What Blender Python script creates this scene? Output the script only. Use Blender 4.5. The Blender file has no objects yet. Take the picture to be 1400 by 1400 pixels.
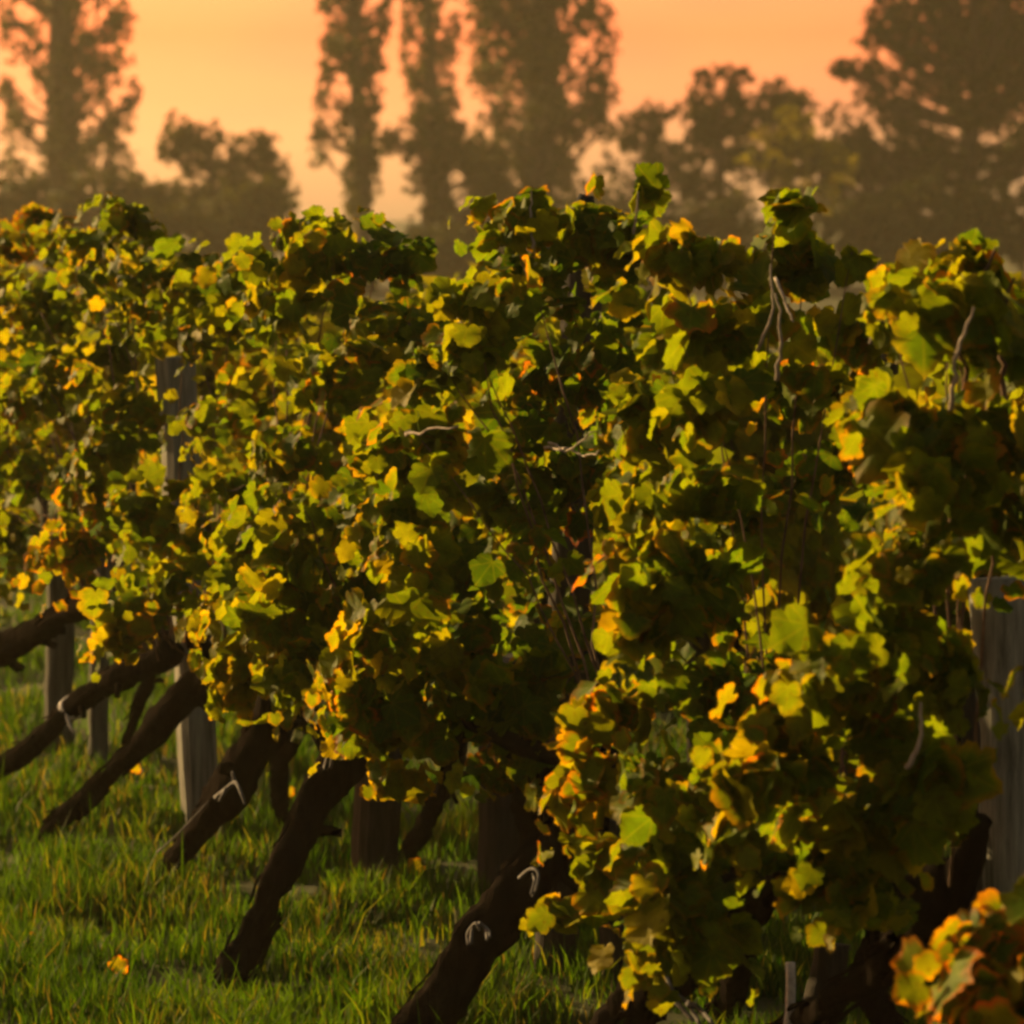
import bpy, math, random
import numpy as np
from mathutils import Vector, Matrix, noise

random.seed(7)
R = np.random.default_rng(11)
C = bpy.context.scene.collection
SC = bpy.context.scene

# ------------------------------------------------------------------ camera
H = 1.55
F = 5000.0            # focal length in pixels of a 1400 px wide picture
TH = math.atan(400.0 / F)
cam_d = bpy.data.cameras.new("camera")
cam = bpy.data.objects.new("camera", cam_d)
C.objects.link(cam)
cam.location = (0, 0, H)
cam.rotation_euler = (math.pi / 2 - TH, 0, 0)
cam_d.sensor_width = 36.0
cam_d.lens = 36.0 * F / 1400.0
cam_d.clip_start = 0.1
cam_d.clip_end = 6000
cam_d.dof.use_dof = True
cam_d.dof.focus_distance = 6.9
cam_d.dof.aperture_fstop = 7.0
SC.camera = cam

# ------------------------------------------------------------------ light
SUN_AZ = math.radians(50)      # to the left of the view direction
SUN_EL = math.radians(17)
w = bpy.data.worlds.new("World")
SC.world = w
w.use_nodes = True
nt = w.node_tree
nt.nodes.clear()
sky = nt.nodes.new("ShaderNodeTexSky")
sky.sky_type = 'NISHITA'
sky.sun_disc = False
sky.sun_elevation = SUN_EL
sky.sun_rotation = -SUN_AZ
sky.air_density = 1.3
sky.dust_density = 2.0
sky.ozone_density = 1.0
mul = nt.nodes.new("ShaderNodeMixRGB")
mul.blend_type = 'MULTIPLY'
mul.inputs[0].default_value = 1.0
mul.inputs[2].default_value = (1.23, 0.49, 0.313, 1)
# faint cloud bands high in the air
tc = nt.nodes.new("ShaderNodeTexCoord")
mp = nt.nodes.new("ShaderNodeMapping")
mp.inputs['Scale'].default_value = (9, 9, 26)
nz = nt.nodes.new("ShaderNodeTexNoise")
nz.inputs['Scale'].default_value = 1.6
nz.inputs['Detail'].default_value = 2.0
rp = nt.nodes.new("ShaderNodeValToRGB")
rp.color_ramp.elements[0].position = 0.40
rp.color_ramp.elements[0].color = (1, 1, 1, 1)
rp.color_ramp.elements[1].position = 0.70
rp.color_ramp.elements[1].color = (0.83, 0.88, 0.98, 1)
mul2 = nt.nodes.new("ShaderNodeMixRGB")
mul2.blend_type = 'MULTIPLY'
mul2.inputs[0].default_value = 1.0
bg = nt.nodes.new("ShaderNodeBackground")
bg.inputs[1].default_value = 0.15   # the band colours above are halved, hence 0.15 rather than 0.09
ow = nt.nodes.new("ShaderNodeOutputWorld")
L = nt.links.new
L(sky.outputs[0], mul.inputs[1])
L(tc.outputs['Generated'], mp.inputs[0]); L(mp.outputs[0], nz.inputs['Vector']); L(nz.outputs[0], rp.inputs[0])
L(mul.outputs[0], mul2.inputs[1]); L(rp.outputs[0], mul2.inputs[2])
sx = nt.nodes.new("ShaderNodeSeparateXYZ")
hr = nt.nodes.new("ShaderNodeMapRange")     # sine of the elevation 0..0.25 -> 0..1
hr.inputs[1].default_value = 0.0; hr.inputs[2].default_value = 0.25
hm = nt.nodes.new("ShaderNodeValToRGB")
SKY_BANDS = [(0.0, (.62, 1.22, 1.75)), (.08, (.70, 1.06, 1.35)), (.13, (.78, .80, .92)), (.20, (.82, .585, .54)), (.5, (.68, .82, .75)), (1.0, (.68, 1.15, 1.05))]
e = hm.color_ramp.elements
e[0].position, e[0].color = SKY_BANDS[0][0], (*[c / 2 for c in SKY_BANDS[0][1]], 1)
e[1].position, e[1].color = 1.0, (*[c / 2 for c in SKY_BANDS[-1][1]], 1)
for p_, c_ in SKY_BANDS[1:-1]:
    e.new(p_).color = (*[c / 2 for c in c_], 1)
mul3 = nt.nodes.new("ShaderNodeMixRGB"); mul3.blend_type = 'MULTIPLY'; mul3.inputs[0].default_value = 1.0
L(tc.outputs['Generated'], sx.inputs[0]); L(sx.outputs[2], hr.inputs[0]); L(hr.outputs[0], hm.inputs[0])
L(mul2.outputs[0], mul3.inputs[1]); L(hm.outputs[0], mul3.inputs[2])
L(mul3.outputs[0], bg.inputs[0]); L(bg.outputs[0], ow.inputs[0])

sun_d = bpy.data.lights.new("sun", 'SUN')
sun = bpy.data.objects.new("sun", sun_d)
C.objects.link(sun)
sun_d.energy = 4.5
sun_d.angle = math.radians(0.6)
sun_d.color = (1.0, 0.645, 0.26)
to_sun = Vector((-math.sin(SUN_AZ) * math.cos(SUN_EL), math.cos(SUN_AZ) * math.cos(SUN_EL), math.sin(SUN_EL)))
sun.rotation_euler = to_sun.to_track_quat('Z', 'Y').to_euler()
sun.location = (-20, 10, 20)

SC.view_settings.view_transform = 'Standard'
SC.view_settings.look = 'None'
SC.view_settings.gamma = 1.0
SC.view_settings.use_curve_mapping = False
SC.view_settings.exposure = 2.0
SC.render.engine = 'CYCLES'
SC.cycles.use_denoising = True
SC.cycles.filter_width = 3.0
SC.cycles.max_bounces = 8
SC.cycles.transmission_bounces = 6
SC.cycles.transparent_max_bounces = 8
SC.cycles.volume_bounces = 1

# ------------------------------------------------------------------ picture <-> place helpers
def A(px, py, Y):
    """point of the place seen at picture position (px,py) that stands Y metres in front"""
    a = (px - 700) / F; b = (700 - py) / F
    d = Vector((a, math.cos(TH) + b * math.sin(TH), -math.sin(TH) + b * math.cos(TH)))
    d = d * (Y / d.y)
    return Vector((d.x, d.y, H + d.z))

def G(px, py):
    a = (px - 700) / F; b = (700 - py) / F
    d = Vector((a, math.cos(TH) + b * math.sin(TH), -math.sin(TH) + b * math.cos(TH)))
    d = d * (-H / d.z)
    return Vector((d.x, d.y, 0.0))

def rowY(px, off=0.0):
    return (3.19 - off / 0.917) / ((px - 700) / F + 0.435)

def V(px, py, off=0.0):
    """point of the vine row, off = metres out of the row's middle towards the open side"""
    return A(px, py, rowY(px, off))

ALONG = Vector((-0.399, 0.917, 0))
OUT = Vector((-0.917, -0.399, 0))

# ------------------------------------------------------------------ materials
def new_mat(name):
    m = bpy.data.materials.new(name)
    m.use_nodes = True
    m.node_tree.nodes.clear()
    return m, m.node_tree

def leaf_material(name, ramp, edge=None, trans=0.5, rough=0.55, attr='leafcol', edge_lo=0.45, veins=False):
    m, t = new_mat(name)
    n = t.nodes; l = t.links.new
    at = n.new("ShaderNodeAttribute"); at.attribute_name = attr
    sp = n.new("ShaderNodeSeparateColor"); l(at.outputs['Color'], sp.inputs[0])
    cr = n.new("ShaderNodeValToRGB")
    els = cr.color_ramp.elements
    els[0].position, els[0].color = ramp[0][0], (*ramp[0][1], 1)
    els[1].position, els[1].color = ramp[-1][0], (*ramp[-1][1], 1)
    for p, c in ramp[1:-1]:
        e = els.new(p); e.color = (*c, 1)
    l(sp.outputs[0], cr.inputs[0])
    col = cr.outputs[0]
    # blotches
    tcn = n.new("ShaderNodeTexCoord")
    nz = n.new("ShaderNodeTexNoise"); nz.inputs['Scale'].default_value = 38; nz.inputs['Detail'].default_value = 3
    l(tcn.outputs['Object'], nz.inputs['Vector'])
    mr = n.new("ShaderNodeMapRange"); mr.inputs[1].default_value = .3; mr.inputs[2].default_value = .7
    mr.inputs[3].default_value = .72; mr.inputs[4].default_value = 1.25
    l(nz.outputs[0], mr.inputs[0])
    mx = n.new("ShaderNodeMixRGB"); mx.blend_type = 'MULTIPLY'; mx.inputs[0].default_value = 1
    l(col, mx.inputs[1]); l(mr.outputs[0], mx.inputs[2])
    col = mx.outputs[0]
    if veins:
        av = n.new("ShaderNodeAttribute"); av.attribute_name = 'leafpos'
        sv = n.new("ShaderNodeSeparateXYZ"); l(av.outputs['Vector'], sv.inputs[0])
        def mth(op, a, b=None):
            q = n.new("ShaderNodeMath"); q.operation = op
            for i, x in enumerate((a, b)):
                if x is None: continue
                if isinstance(x, (int, float)): q.inputs[i].default_value = x
                else: l(x, q.inputs[i])
            return q.outputs[0]
        ang = mth('ABSOLUTE', mth('ARCTAN2', sv.outputs[0], sv.outputs[1]))
        rad = mth('SQRT', mth('ADD', mth('MULTIPLY', sv.outputs[0], sv.outputs[0]), mth('MULTIPLY', sv.outputs[1], sv.outputs[1])))
        dist = mth('MULTIPLY', mth('PINGPONG', ang, .36), rad)
        # side ribs off the main ones
        rib = mth('PINGPONG', mth('ADD', rad, mth('MULTIPLY', mth('PINGPONG', ang, .36), -.9)), .075)
        vm = n.new("ShaderNodeMapRange"); l(dist, vm.inputs[0]); vm.inputs[1].default_value = .008; vm.inputs[2].default_value = .035
        vm.inputs[3].default_value = 1; vm.inputs[4].default_value = 0
        vr = n.new("ShaderNodeMapRange"); l(rib, vr.inputs[0]); vr.inputs[1].default_value = .002; vr.inputs[2].default_value = .014
        vr.inputs[3].default_value = .4; vr.inputs[4].default_value = 0
        mv = mth('MAXIMUM', vm.outputs[0], vr.outputs[0])
        xv = n.new("ShaderNodeMixRGB"); l(mth('MULTIPLY', mv, .14), xv.inputs[0]); l(col, xv.inputs[1]); xv.inputs[2].default_value = (.26, .24, .03, 1)
        col = xv.outputs[0]
    if edge:
        # autumn colour creeping in from the margin
        ma = n.new("ShaderNodeMath"); ma.operation = 'MULTIPLY_ADD'
        l(nz.outputs[0], ma.inputs[0]); ma.inputs[1].default_value = 0.8; l(sp.outputs[2], ma.inputs[2])
        mr2 = n.new("ShaderNodeMapRange"); mr2.inputs[1].default_value = edge_lo + .45; mr2.inputs[2].default_value = 1.45
        l(ma.outputs[0], mr2.inputs[0])
        mm = n.new("ShaderNodeMath"); mm.operation = 'MULTIPLY'; l(mr2.outputs[0], mm.inputs[0]); l(sp.outputs[1], mm.inputs[1])
        mm.use_clamp = True
        mx2 = n.new("ShaderNodeMixRGB"); l(mm.outputs[0], mx2.inputs[0]); l(col, mx2.inputs[1])
        mx2.inputs[2].default_value = (*edge, 1)
        col = mx2.outputs[0]
    if veins:
        nz2 = n.new("ShaderNodeTexNoise"); nz2.inputs['Scale'].default_value = 150; nz2.inputs['Detail'].default_value = 2
        l(tcn.outputs['Object'], nz2.inputs['Vector'])
        ms2 = n.new("ShaderNodeMapRange"); ms2.inputs[1].default_value = .64; ms2.inputs[2].default_value = .70
        ms2.inputs[3].default_value = 0; ms2.inputs[4].default_value = .65
        l(nz2.outputs[0], ms2.inputs[0])
        xs = n.new("ShaderNodeMixRGB"); l(ms2.outputs[0], xs.inputs[0]); l(col, xs.inputs[1]); xs.inputs[2].default_value = (.06, .025, .006, 1)
        col = xs.outputs[0]
    pb = n.new("ShaderNodeBsdfPrincipled"); pb.inputs['Roughness'].default_value = rough
    if veins:
        bpn = n.new("ShaderNodeBump"); bpn.inputs['Strength'].default_value = .5; bpn.inputs['Distance'].default_value = .006
        l(nz.outputs[0], bpn.inputs['Height']); l(bpn.outputs[0], pb.inputs['Normal'])
    pb.inputs['Specular IOR Level'].default_value = 0.04
    l(col, pb.inputs['Base Color'])
    tr = n.new("ShaderNodeBsdfTranslucent")
    hs = n.new("ShaderNodeMixRGB"); hs.blend_type = 'MULTIPLY'; hs.inputs[0].default_value = 1
    hs.inputs[2].default_value = (1.7, 1.42, .3, 1); l(col, hs.inputs[1]); l(hs.outputs[0], tr.inputs[0])
    ms = n.new("ShaderNodeMixShader"); ms.inputs[0].default_value = trans
    l(pb.outputs[0], ms.inputs[1]); l(tr.outputs[0], ms.inputs[2])
    o = n.new("ShaderNodeOutputMaterial"); l(ms.outputs[0], o.inputs[0])
    return m

def rough_material(name, c1, c2, scale=(30, 30, 4), bump=0.6, rough=0.95, dist=0.01, spec=.1):
    m, t = new_mat(name)
    n = t.nodes; l = t.links.new
    tcn = n.new("ShaderNodeTexCoord"); mp = n.new("ShaderNodeMapping"); mp.inputs['Scale'].default_value = scale
    nz = n.new("ShaderNodeTexNoise"); nz.inputs['Scale'].default_value = 1.0; nz.inputs['Detail'].default_value = 8
    nz.inputs['Roughness'].default_value = .65
    l(tcn.outputs['Object'], mp.inputs[0]); l(mp.outputs[0], nz.inputs['Vector'])
    cr = n.new("ShaderNodeValToRGB")
    cr.color_ramp.elements[0].position = .34; cr.color_ramp.elements[0].color = (*c1, 1)
    cr.color_ramp.elements[1].position = .68; cr.color_ramp.elements[1].color = (*c2, 1)
    l(nz.outputs[0], cr.inputs[0])
    pb = n.new("ShaderNodeBsdfPrincipled"); pb.inputs['Roughness'].default_value = rough
    pb.inputs['Specular IOR Level'].default_value = spec
    l(cr.outputs[0], pb.inputs['Base Color'])
    bp = n.new("ShaderNodeBump"); bp.inputs['Strength'].default_value = bump; bp.inputs['Distance'].default_value = dist
    l(nz.outputs[0], bp.inputs['Height']); l(bp.outputs[0], pb.inputs['Normal'])
    o = n.new("ShaderNodeOutputMaterial"); l(pb.outputs[0], o.inputs[0])
    return m

M_VINE = leaf_material("vine_leaf", [(0.0, (.016, .048, .004)), (.35, (.043, .088, .003)), (.7, (.082, .116, .002)), (1.0, (.175, .155, .002))],
                       edge=(.40, .07, .01), trans=.64, veins=True)
M_AUT = leaf_material("autumn_vine_leaf", [(0.0, (.030, .060, .003)), (.4, (.070, .110, .003)), (.75, (.135, .150, .002)), (1.0, (.24, .17, .004))],
                      edge=(.50, .07, .008), trans=.55, edge_lo=.55, veins=True)
M_TREE = leaf_material("tree_leaf", [(0.0, (.020, .026, .006)), (.6, (.036, .044, .008)), (1.0, (.07, .07, .012))], trans=.2, rough=.7)
M_YEL = leaf_material("pale_tree_leaf", [(0.0, (.09, .10, .010)), (1.0, (.20, .18, .015))], trans=.4, rough=.7)
M_GRASS = leaf_material("grass_blade", [(0.0, (.008, .030, .002)), (.6, (.036, .084, .004)), (.85, (.075, .105, .007)), (1.0, (.095, .075, .030))], trans=.5, rough=.6)
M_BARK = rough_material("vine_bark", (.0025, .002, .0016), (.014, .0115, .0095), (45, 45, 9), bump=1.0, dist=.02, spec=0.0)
M_CANE = rough_material("cane_bark", (.035, .018, .010), (.13, .085, .055), (60, 60, 20), bump=.3)
M_PALE = rough_material("pale_cane_bark", (.09, .075, .06), (.30, .26, .22), (60, 60, 20), bump=.3)
M_POST = rough_material("weathered_wood", (.022, .024, .020), (.095, .10, .085), (70, 70, 5), bump=.9, dist=.01)
M_GREYPOST = rough_material("pale_weathered_wood", (.045, .048, .042), (.19, .195, .17), (70, 70, 5), bump=.9, dist=.01)
M_DPOST = rough_material("dark_wood", (.009, .008, .006), (.034, .031, .027), (60, 60, 6), bump=.9, dist=.01)
M_TBARK = rough_material("tree_bark", (.03, .024, .018), (.09, .07, .05), (6, 6, 1.5), bump=.7, dist=.05)
M_TIE = rough_material("pale_twine", (.25, .25, .25), (.45, .44, .43), (90, 90, 90), bump=.4)
M_DRY = rough_material("dry_bark_strip", (.04, .041, .043), (.10, .10, .105), (90, 90, 20), bump=.4)
M_CAP = rough_material("slate_metal", (.006, .008, .010), (.014, .017, .021), (40, 40, 40), bump=.2, rough=.95, spec=.05)

# ------------------------------------------------------------------ object helpers
def tag(o, label=None, cat=None, group=None, kind=None):
    if label: o['label'] = label
    if cat: o['category'] = cat
    if group: o['group'] = group
    if kind: o['kind'] = kind
    return o

def empty(name, loc):
    o = bpy.data.objects.new(name, None)
    o.empty_display_size = .1
    o.location = loc
    C.objects.link(o)
    return o

def link(name, me, mat, parent=None):
    o = bpy.data.objects.new(name, me)
    if mat: me.materials.append(mat)
    C.objects.link(o)
    if parent is not None:
        o.parent = parent
        o.matrix_parent_inverse = Matrix.Translation(-Vector(root_of(parent).location))
        if parent.parent is not None:
            o.matrix_parent_inverse = Matrix.Identity(4)
    return o

def root_of(o):
    while o.parent is not None: o = o.parent
    return o

def copy_tree(src, loc, rz, scale=1.0):
    r = src.copy(); C.objects.link(r)
    r.location = loc; r.rotation_euler = (0, 0, rz); r.scale = (scale,) * 3
    for ch in src.children:
        c = ch.copy(); C.objects.link(c); c.parent = r
        for g in ch.children:
            d = g.copy(); C.objects.link(d); d.parent = c
    return r

class MB:
    def __init__(s): s.v = []; s.f = []
    def tube(s, pts, rad, sides=8, rough=0.0, seed=0.0, ridges=0.0, cap=True):
        pts = [Vector(p) for p in pts]
        n = len(pts); base = len(s.v)
        prev = None
        for i, p in enumerate(pts):
            t = (pts[min(i + 1, n - 1)] - pts[max(i - 1, 0)])
            if t.length < 1e-9: t = Vector((0, 0, 1))
            t.normalize()
            if prev is None:
                a = t.orthogonal().normalized()
            else:
                a = (prev - t * prev.dot(t)).normalized()
            prev = a
            b = t.cross(a)
            r = rad[i] if hasattr(rad, '__len__') else rad
            for k in range(sides):
                an = 2 * math.pi * k / sides
                d = a * math.cos(an) + b * math.sin(an)
                q = p + d * r
                rr = r
                if rough:
                    rr *= 1 + rough * noise.noise(q * 6 + Vector((seed, 0, 0))) + rough * .45 * noise.noise(q * 23 + Vector((0, seed, 0))) + rough * .35 * noise.noise(q * 60 + Vector((0, 0, seed)))
                if ridges:
                    rr *= 1 + ridges * math.sin(an * 5 + seed + 3 * noise.noise(p * 6))
                s.v.append(p + d * rr)
            if i:
                o = base + (i - 1) * sides
                for k in range(sides):
                    k2 = (k + 1) % sides
                    s.f.append((o + k, o + k2, o + sides + k2, o + sides + k))
        if cap:
            s.f.append(tuple(base + k for k in reversed(range(sides))))
            s.f.append(tuple(base + (n - 1) * sides + k for k in range(sides)))
    def build(s, name, mat, parent=None, smooth=True):
        me = bpy.data.meshes.new(name)
        me.from_pydata([tuple(v) for v in s.v], [], s.f)
        if smooth:
            me.polygons.foreach_set('use_smooth', [True] * len(me.polygons))
        me.update()
        return link(name, me, mat, parent)

def spline(pts, n):
    """Catmull-Rom through pts -> n points; pts may be tuples of any length"""
    P = [np.array(p, float) for p in pts]
    P = [2 * P[0] - P[1]] + P + [2 * P[-1] - P[-2]]
    out = []
    m = len(P) - 3
    for i in range(n):
        t = i / (n - 1) * m
        k = min(int(t), m - 1); t -= k
        a, b, c, d = P[k:k + 4]
        out.append(.5 * ((2 * b) + (-a + c) * t + (2 * a - 5 * b + 4 * c - d) * t * t + (-a + 3 * b - 3 * c + d) * t ** 3))
    return out

# leaf outline of a grape leaf: stalk end at the origin, tip at y = 1
_h = [(.05, -.08), (.16, -.20), (.30, -.19), (.40, -.10), (.50, -.04), (.50, .06), (.54, .14), (.48, .20), (.44, .26),
      (.54, .30), (.57, .40), (.60, .50), (.52, .55), (.48, .63), (.39, .64), (.34, .66), (.31, .75), (.22, .80), (.16, .90), (.07, .91)]
_out = _h + [(0, 1.0)] + [(-x, y) for x, y in reversed(_h)]
def grape_template():
    v = [(0, 0, 0), (0, .3, 0), (0, .6, 0)]
    e = [0., 0., .15]
    for x, y in _out:
        v.append((x, y, 0)); e.append(1.0)
    n = len(_out)
    f = []
    for i in range(n - 1):
        x = (_out[i][0] + _out[i + 1][0]) / 2; y = (_out[i][1] + _out[i + 1][1]) / 2
        c = 0 if y < .12 else (1 if y < .56 else 2)
        f.append((c, 3 + i, 3 + i + 1))
    # bridges between the fan centres
    def outer(y0, side):
        best = None
        for i in range(n - 1):
            a, b = _out[i], _out[i + 1]
            ya = (a[1] + b[1]) / 2
            if side > 0 and i < len(_h):
                if ya < y0: best = i + 1
            if side < 0 and i >= len(_h):
                if ya >= y0: best = i + 1
        return best
    for (c0, c1, y0) in ((0, 1, .12), (1, 2, .56)):
        f.append((c0, 3 + outer(y0, 1), c1))
        f.append((c0, c1, 3 + outer(y0, -1)))
    v = np.array(v); v[:, 1] -= 0.0
    return v, f, np.array(e)
GV, GF, GE = grape_template()
SV = np.array([(0, 0, 0), (.42, -.12, 0), (.52, .45, 0), (.22, .7, 0), (0, 1, 0), (-.22, .7, 0), (-.52, .45, 0), (-.42, -.12, 0), (0, .4, 0)], float)
SF = [(8, 0, 1), (8, 1, 2), (8, 2, 3), (8, 3, 4), (8, 4, 5), (8, 5, 6), (8, 6, 7), (8, 7, 0)]
SE = np.array([0, 1, 1, 1, 1, 1, 1, 1, 0], float)
QV = np.array([(0, 0, 0), (.38, .35, .05), (0, 1, 0), (-.38, .35, .05)], float)
QF = [(0, 1, 2, 3)]
QE = np.array([0, 1, 1, 1], float)

def leaves_mesh(name, pos, nor, tip, size, rnd, aut, tmpl='g', curl=.25):
    TV, TF, TE = {'g': (GV, GF, GE), 's': (SV, SF, SE), 'q': (QV, QF, QE)}[tmpl]
    N = len(pos); K = len(TV)
    pos = np.asarray(pos, float); nor = np.asarray(nor, float); tip = np.asarray(tip, float)
    nor = nor / (np.linalg.norm(nor, axis=1, keepdims=True) + 1e-9)
    tip = tip - nor * (tip * nor).sum(1, keepdims=True)
    tip = tip / (np.linalg.norm(tip, axis=1, keepdims=True) + 1e-9)
    side = np.cross(tip, nor)
    T = np.repeat(TV[None], N, 0).copy()
    if tmpl != 'q':
        fold = R.uniform(-.15, .35, (N, 1)); bend = R.uniform(-.25, .8, (N, 1)) * curl * 2
        ph = R.uniform(0, 6.28, (N, 1))
        x = T[:, :, 0]; y = T[:, :, 1]
        asym = R.uniform(.85, 1.15, (N, 1))
        T[:, :, 0] = x * asym
        T[:, :, 2] = fold * np.abs(x) - bend * (y ** 2) * .5 + .09 * np.sin(ph + 7 * x + 5 * y) * TE[None] + \
            R.normal(0, .018, x.shape) * TE[None]
    T = T * np.asarray(size, float)[:, None, None]
    W = pos[:, None] + T[:, :, 0:1] * side[:, None] + T[:, :, 1:2] * tip[:, None] + T[:, :, 2:3] * nor[:, None]
    me = bpy.data.meshes.new(name)
    W = W.reshape(-1, 3)
    me.vertices.add(len(W)); me.vertices.foreach_set('co', W.ravel())
    tf = np.array(TF); fs = tf.shape[1]
    idx = (tf[None] + (np.arange(N) * K)[:, None, None]).reshape(-1)
    me.loops.add(len(idx)); me.loops.foreach_set('vertex_index', idx.astype(np.int32))
    nf = len(idx) // fs
    me.polygons.add(nf)
    me.polygons.foreach_set('loop_start', (np.arange(nf) * fs).astype(np.int32))
    me.polygons.foreach_set('use_smooth', np.ones(nf, bool))
    me.update(calc_edges=True)
    ca = me.color_attributes.new('leafcol', 'FLOAT_COLOR', 'POINT')
    col = np.ones((N, K, 4))
    col[:, :, 0] = np.asarray(rnd)[:, None]; col[:, :, 1] = np.asarray(aut)[:, None]; col[:, :, 2] = TE[None]
    ca.data.foreach_set('color', col.ravel())
    if tmpl == 'g':
        lp = me.attributes.new('leafpos', 'FLOAT_VECTOR', 'POINT')
        lp.data.foreach_set('vector', np.tile(TV, (N, 1)).ravel())
    return me

# ------------------------------------------------------------------ ground
def ground():
    xs = np.concatenate([np.linspace(-2500, -60, 14), np.linspace(-40, -4, 14), np.linspace(-3.5, 3.5, 90), np.linspace(4, 40, 14), np.linspace(60, 2500, 14)])
    ys = np.concatenate([np.linspace(-300, -10, 8), np.linspace(-8, 5, 10), np.linspace(5.2, 17, 150), np.linspace(18, 60, 18), np.linspace(70, 200, 14), np.linspace(300, 4500, 14)])
    v = []; f = []
    for y in ys:
        for x in xs:
            z = -.03
            if abs(x) < 4 and 4 < y < 18:
                z += .035 * noise.noise(Vector((x * 1.3, y * 1.3, 0))) + .02 * noise.noise(Vector((x * 5, y * 5, 3)))
            v.append((x, y, z))
    nx = len(xs)
    for j in range(len(ys) - 1):
        for i in range(nx - 1):
            a = j * nx + i
            f.append((a, a + 1, a + nx + 1, a + nx))
    me = bpy.data.meshes.new("ground"); me.from_pydata(v, [], f)
    me.polygons.foreach_set('use_smooth', [True] * len(me.polygons))
    m = rough_material("soil_and_turf", (.012, .018, .005), (.045, .050, .014), (2.5, 2.5, 2.5), bump=.8, dist=.05)
    o = link("ground", me, m); tag(o, kind='structure')
ground()

def gz(x, y):
    z = -.03
    if abs(x) < 4 and 4 < y < 18:
        z += .035 * noise.noise(Vector((x * 1.3, y * 1.3, 0))) + .02 * noise.noise(Vector((x * 5, y * 5, 3)))
    return z

def grass(N=240000):
    # blades stand thicker near the camera, where single ones can be seen
    u = R.random(N)
    y0, y1 = 5.6, 19.0
    Y = 1 / (1 / y0 + u * (1 / y1 - 1 / y0))
    X = R.uniform(-.20, .20, N) * Y * 1.0 - .05
    keep = []
    hgt = np.zeros(N)
    for i in range(N):
        t = noise.noise(Vector((X[i] * 2.6, Y[i] * 2.6, 9))) + .6 * noise.noise(Vector((X[i] * 9, Y[i] * 9, 2)))
        hgt[i] = max(.25, .75 + .75 * t)
        keep.append(R.random() < .60 + 1.15 * t)
    keep = np.array(keep)
    X = X[keep]; Y = Y[keep]; hgt = hgt[keep]; N = len(X)
    Z = np.array([gz(X[i], Y[i]) for i in range(N)])
    h = hgt * R.uniform(.030, .105, N)
    tall = R.random(N) < .008
    h[tall] *= 2.1
    an = R.uniform(0, 6.28, N); lean = R.uniform(.05, .75, N) * h
    dx = np.cos(an) * lean; dy = np.sin(an) * lean
    wv = R.uniform(.0013, .0034, N) * (Y / 8) ** .8
    a2 = R.uniform(0, 3.14, N); sx = np.cos(a2) * wv; sy = np.sin(a2) * wv
    P = np.zeros((N, 5, 3))
    P[:, 0] = np.stack([X - sx, Y - sy, Z], 1); P[:, 1] = np.stack([X + sx, Y + sy, Z], 1)
    P[:, 2] = np.stack([X + sx * .8 + dx * .35, Y + sy * .8 + dy * .35, Z + h * .6], 1)
    P[:, 3] = np.stack([X - sx * .8 + dx * .35, Y - sy * .8 + dy * .35, Z + h * .6], 1)
    P[:, 4] = np.stack([X + dx, Y + dy, Z + h], 1)
    me = bpy.data.meshes.new("grass")
    me.vertices.add(N * 5); me.vertices.foreach_set('co', P.ravel())
    b = np.arange(N) * 5
    idx = np.stack([b, b + 1, b + 2, b + 3, b + 3, b + 2, b + 4], 1).ravel()
    me.loops.add(len(idx)); me.loops.foreach_set('vertex_index', idx.astype(np.int32))
    me.polygons.add(2 * N)
    ls = np.stack([np.arange(N) * 7, np.arange(N) * 7 + 4], 1).ravel()
    me.polygons.foreach_set('loop_start', ls.astype(np.int32))
    me.update(calc_edges=True)
    ca = me.color_attributes.new('leafcol', 'FLOAT_COLOR', 'POINT')
    patch = np.array([noise.noise(Vector((X[i] * 3.1, Y[i] * 2.2, 5))) for i in range(N)])
    rnd = np.clip(R.beta(2, 2.6, N) * .8 + .35 * patch, 0, .82)
    dry = R.random(N) < .05
    for i in range(N):
        d = noise.noise(Vector((X[i] * 1.7, Y[i] * 1.7, 21)))
        if d > .12 and R.random() < .2 * d * 2: dry[i] = True
    off = (3.19 - X - .435 * Y) * .917
    dry |= (R.random(N) < .17 * np.exp(-((off - .1) / .22) ** 2))
    rnd[dry] = R.uniform(.84, 1, dry.sum())
    col = np.ones((N, 5, 4)); col[:, :, 0] = rnd[:, None]; col[:, :, 1] = 0
    ca.data.foreach_set('color', col.ravel())
    o = link("grass", me, M_GRASS)
    tag(o, "green grass with straw blades growing under and beside the vines", "grass", kind='stuff')
grass()

# ------------------------------------------------------------------ haze
def haze():
    x0, x1, y0, y1, z0, z1 = -70, 70, -6, 150, -1.2, 19
    v = [(x, y, z) for z in (z0, z1) for y in (y0, y1) for x in (x0, x1)]
    f = [(0, 2, 3, 1), (4, 5, 7, 6), (0, 1, 5, 4), (2, 6, 7, 3), (0, 4, 6, 2), (1, 3, 7, 5)]
    me = bpy.data.meshes.new("haze"); me.from_pydata(v, [], f)
    m, t = new_mat("evening_haze")
    pv = t.nodes.new("ShaderNodeVolumePrincipled")
    pv.inputs['Color'].default_value = (.92, .86, .62, 1)
    pv.inputs['Density'].default_value = 0.00045
    pv.inputs['Anisotropy'].default_value = 0.35
    o = t.nodes.new("ShaderNodeOutputMaterial"); t.links.new(pv.outputs[0], o.inputs['Volume'])
    ob = link("haze", me, m)
    tag(ob, "warm evening haze hanging in the air before the far trees", "haze", kind='stuff')
haze()

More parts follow.
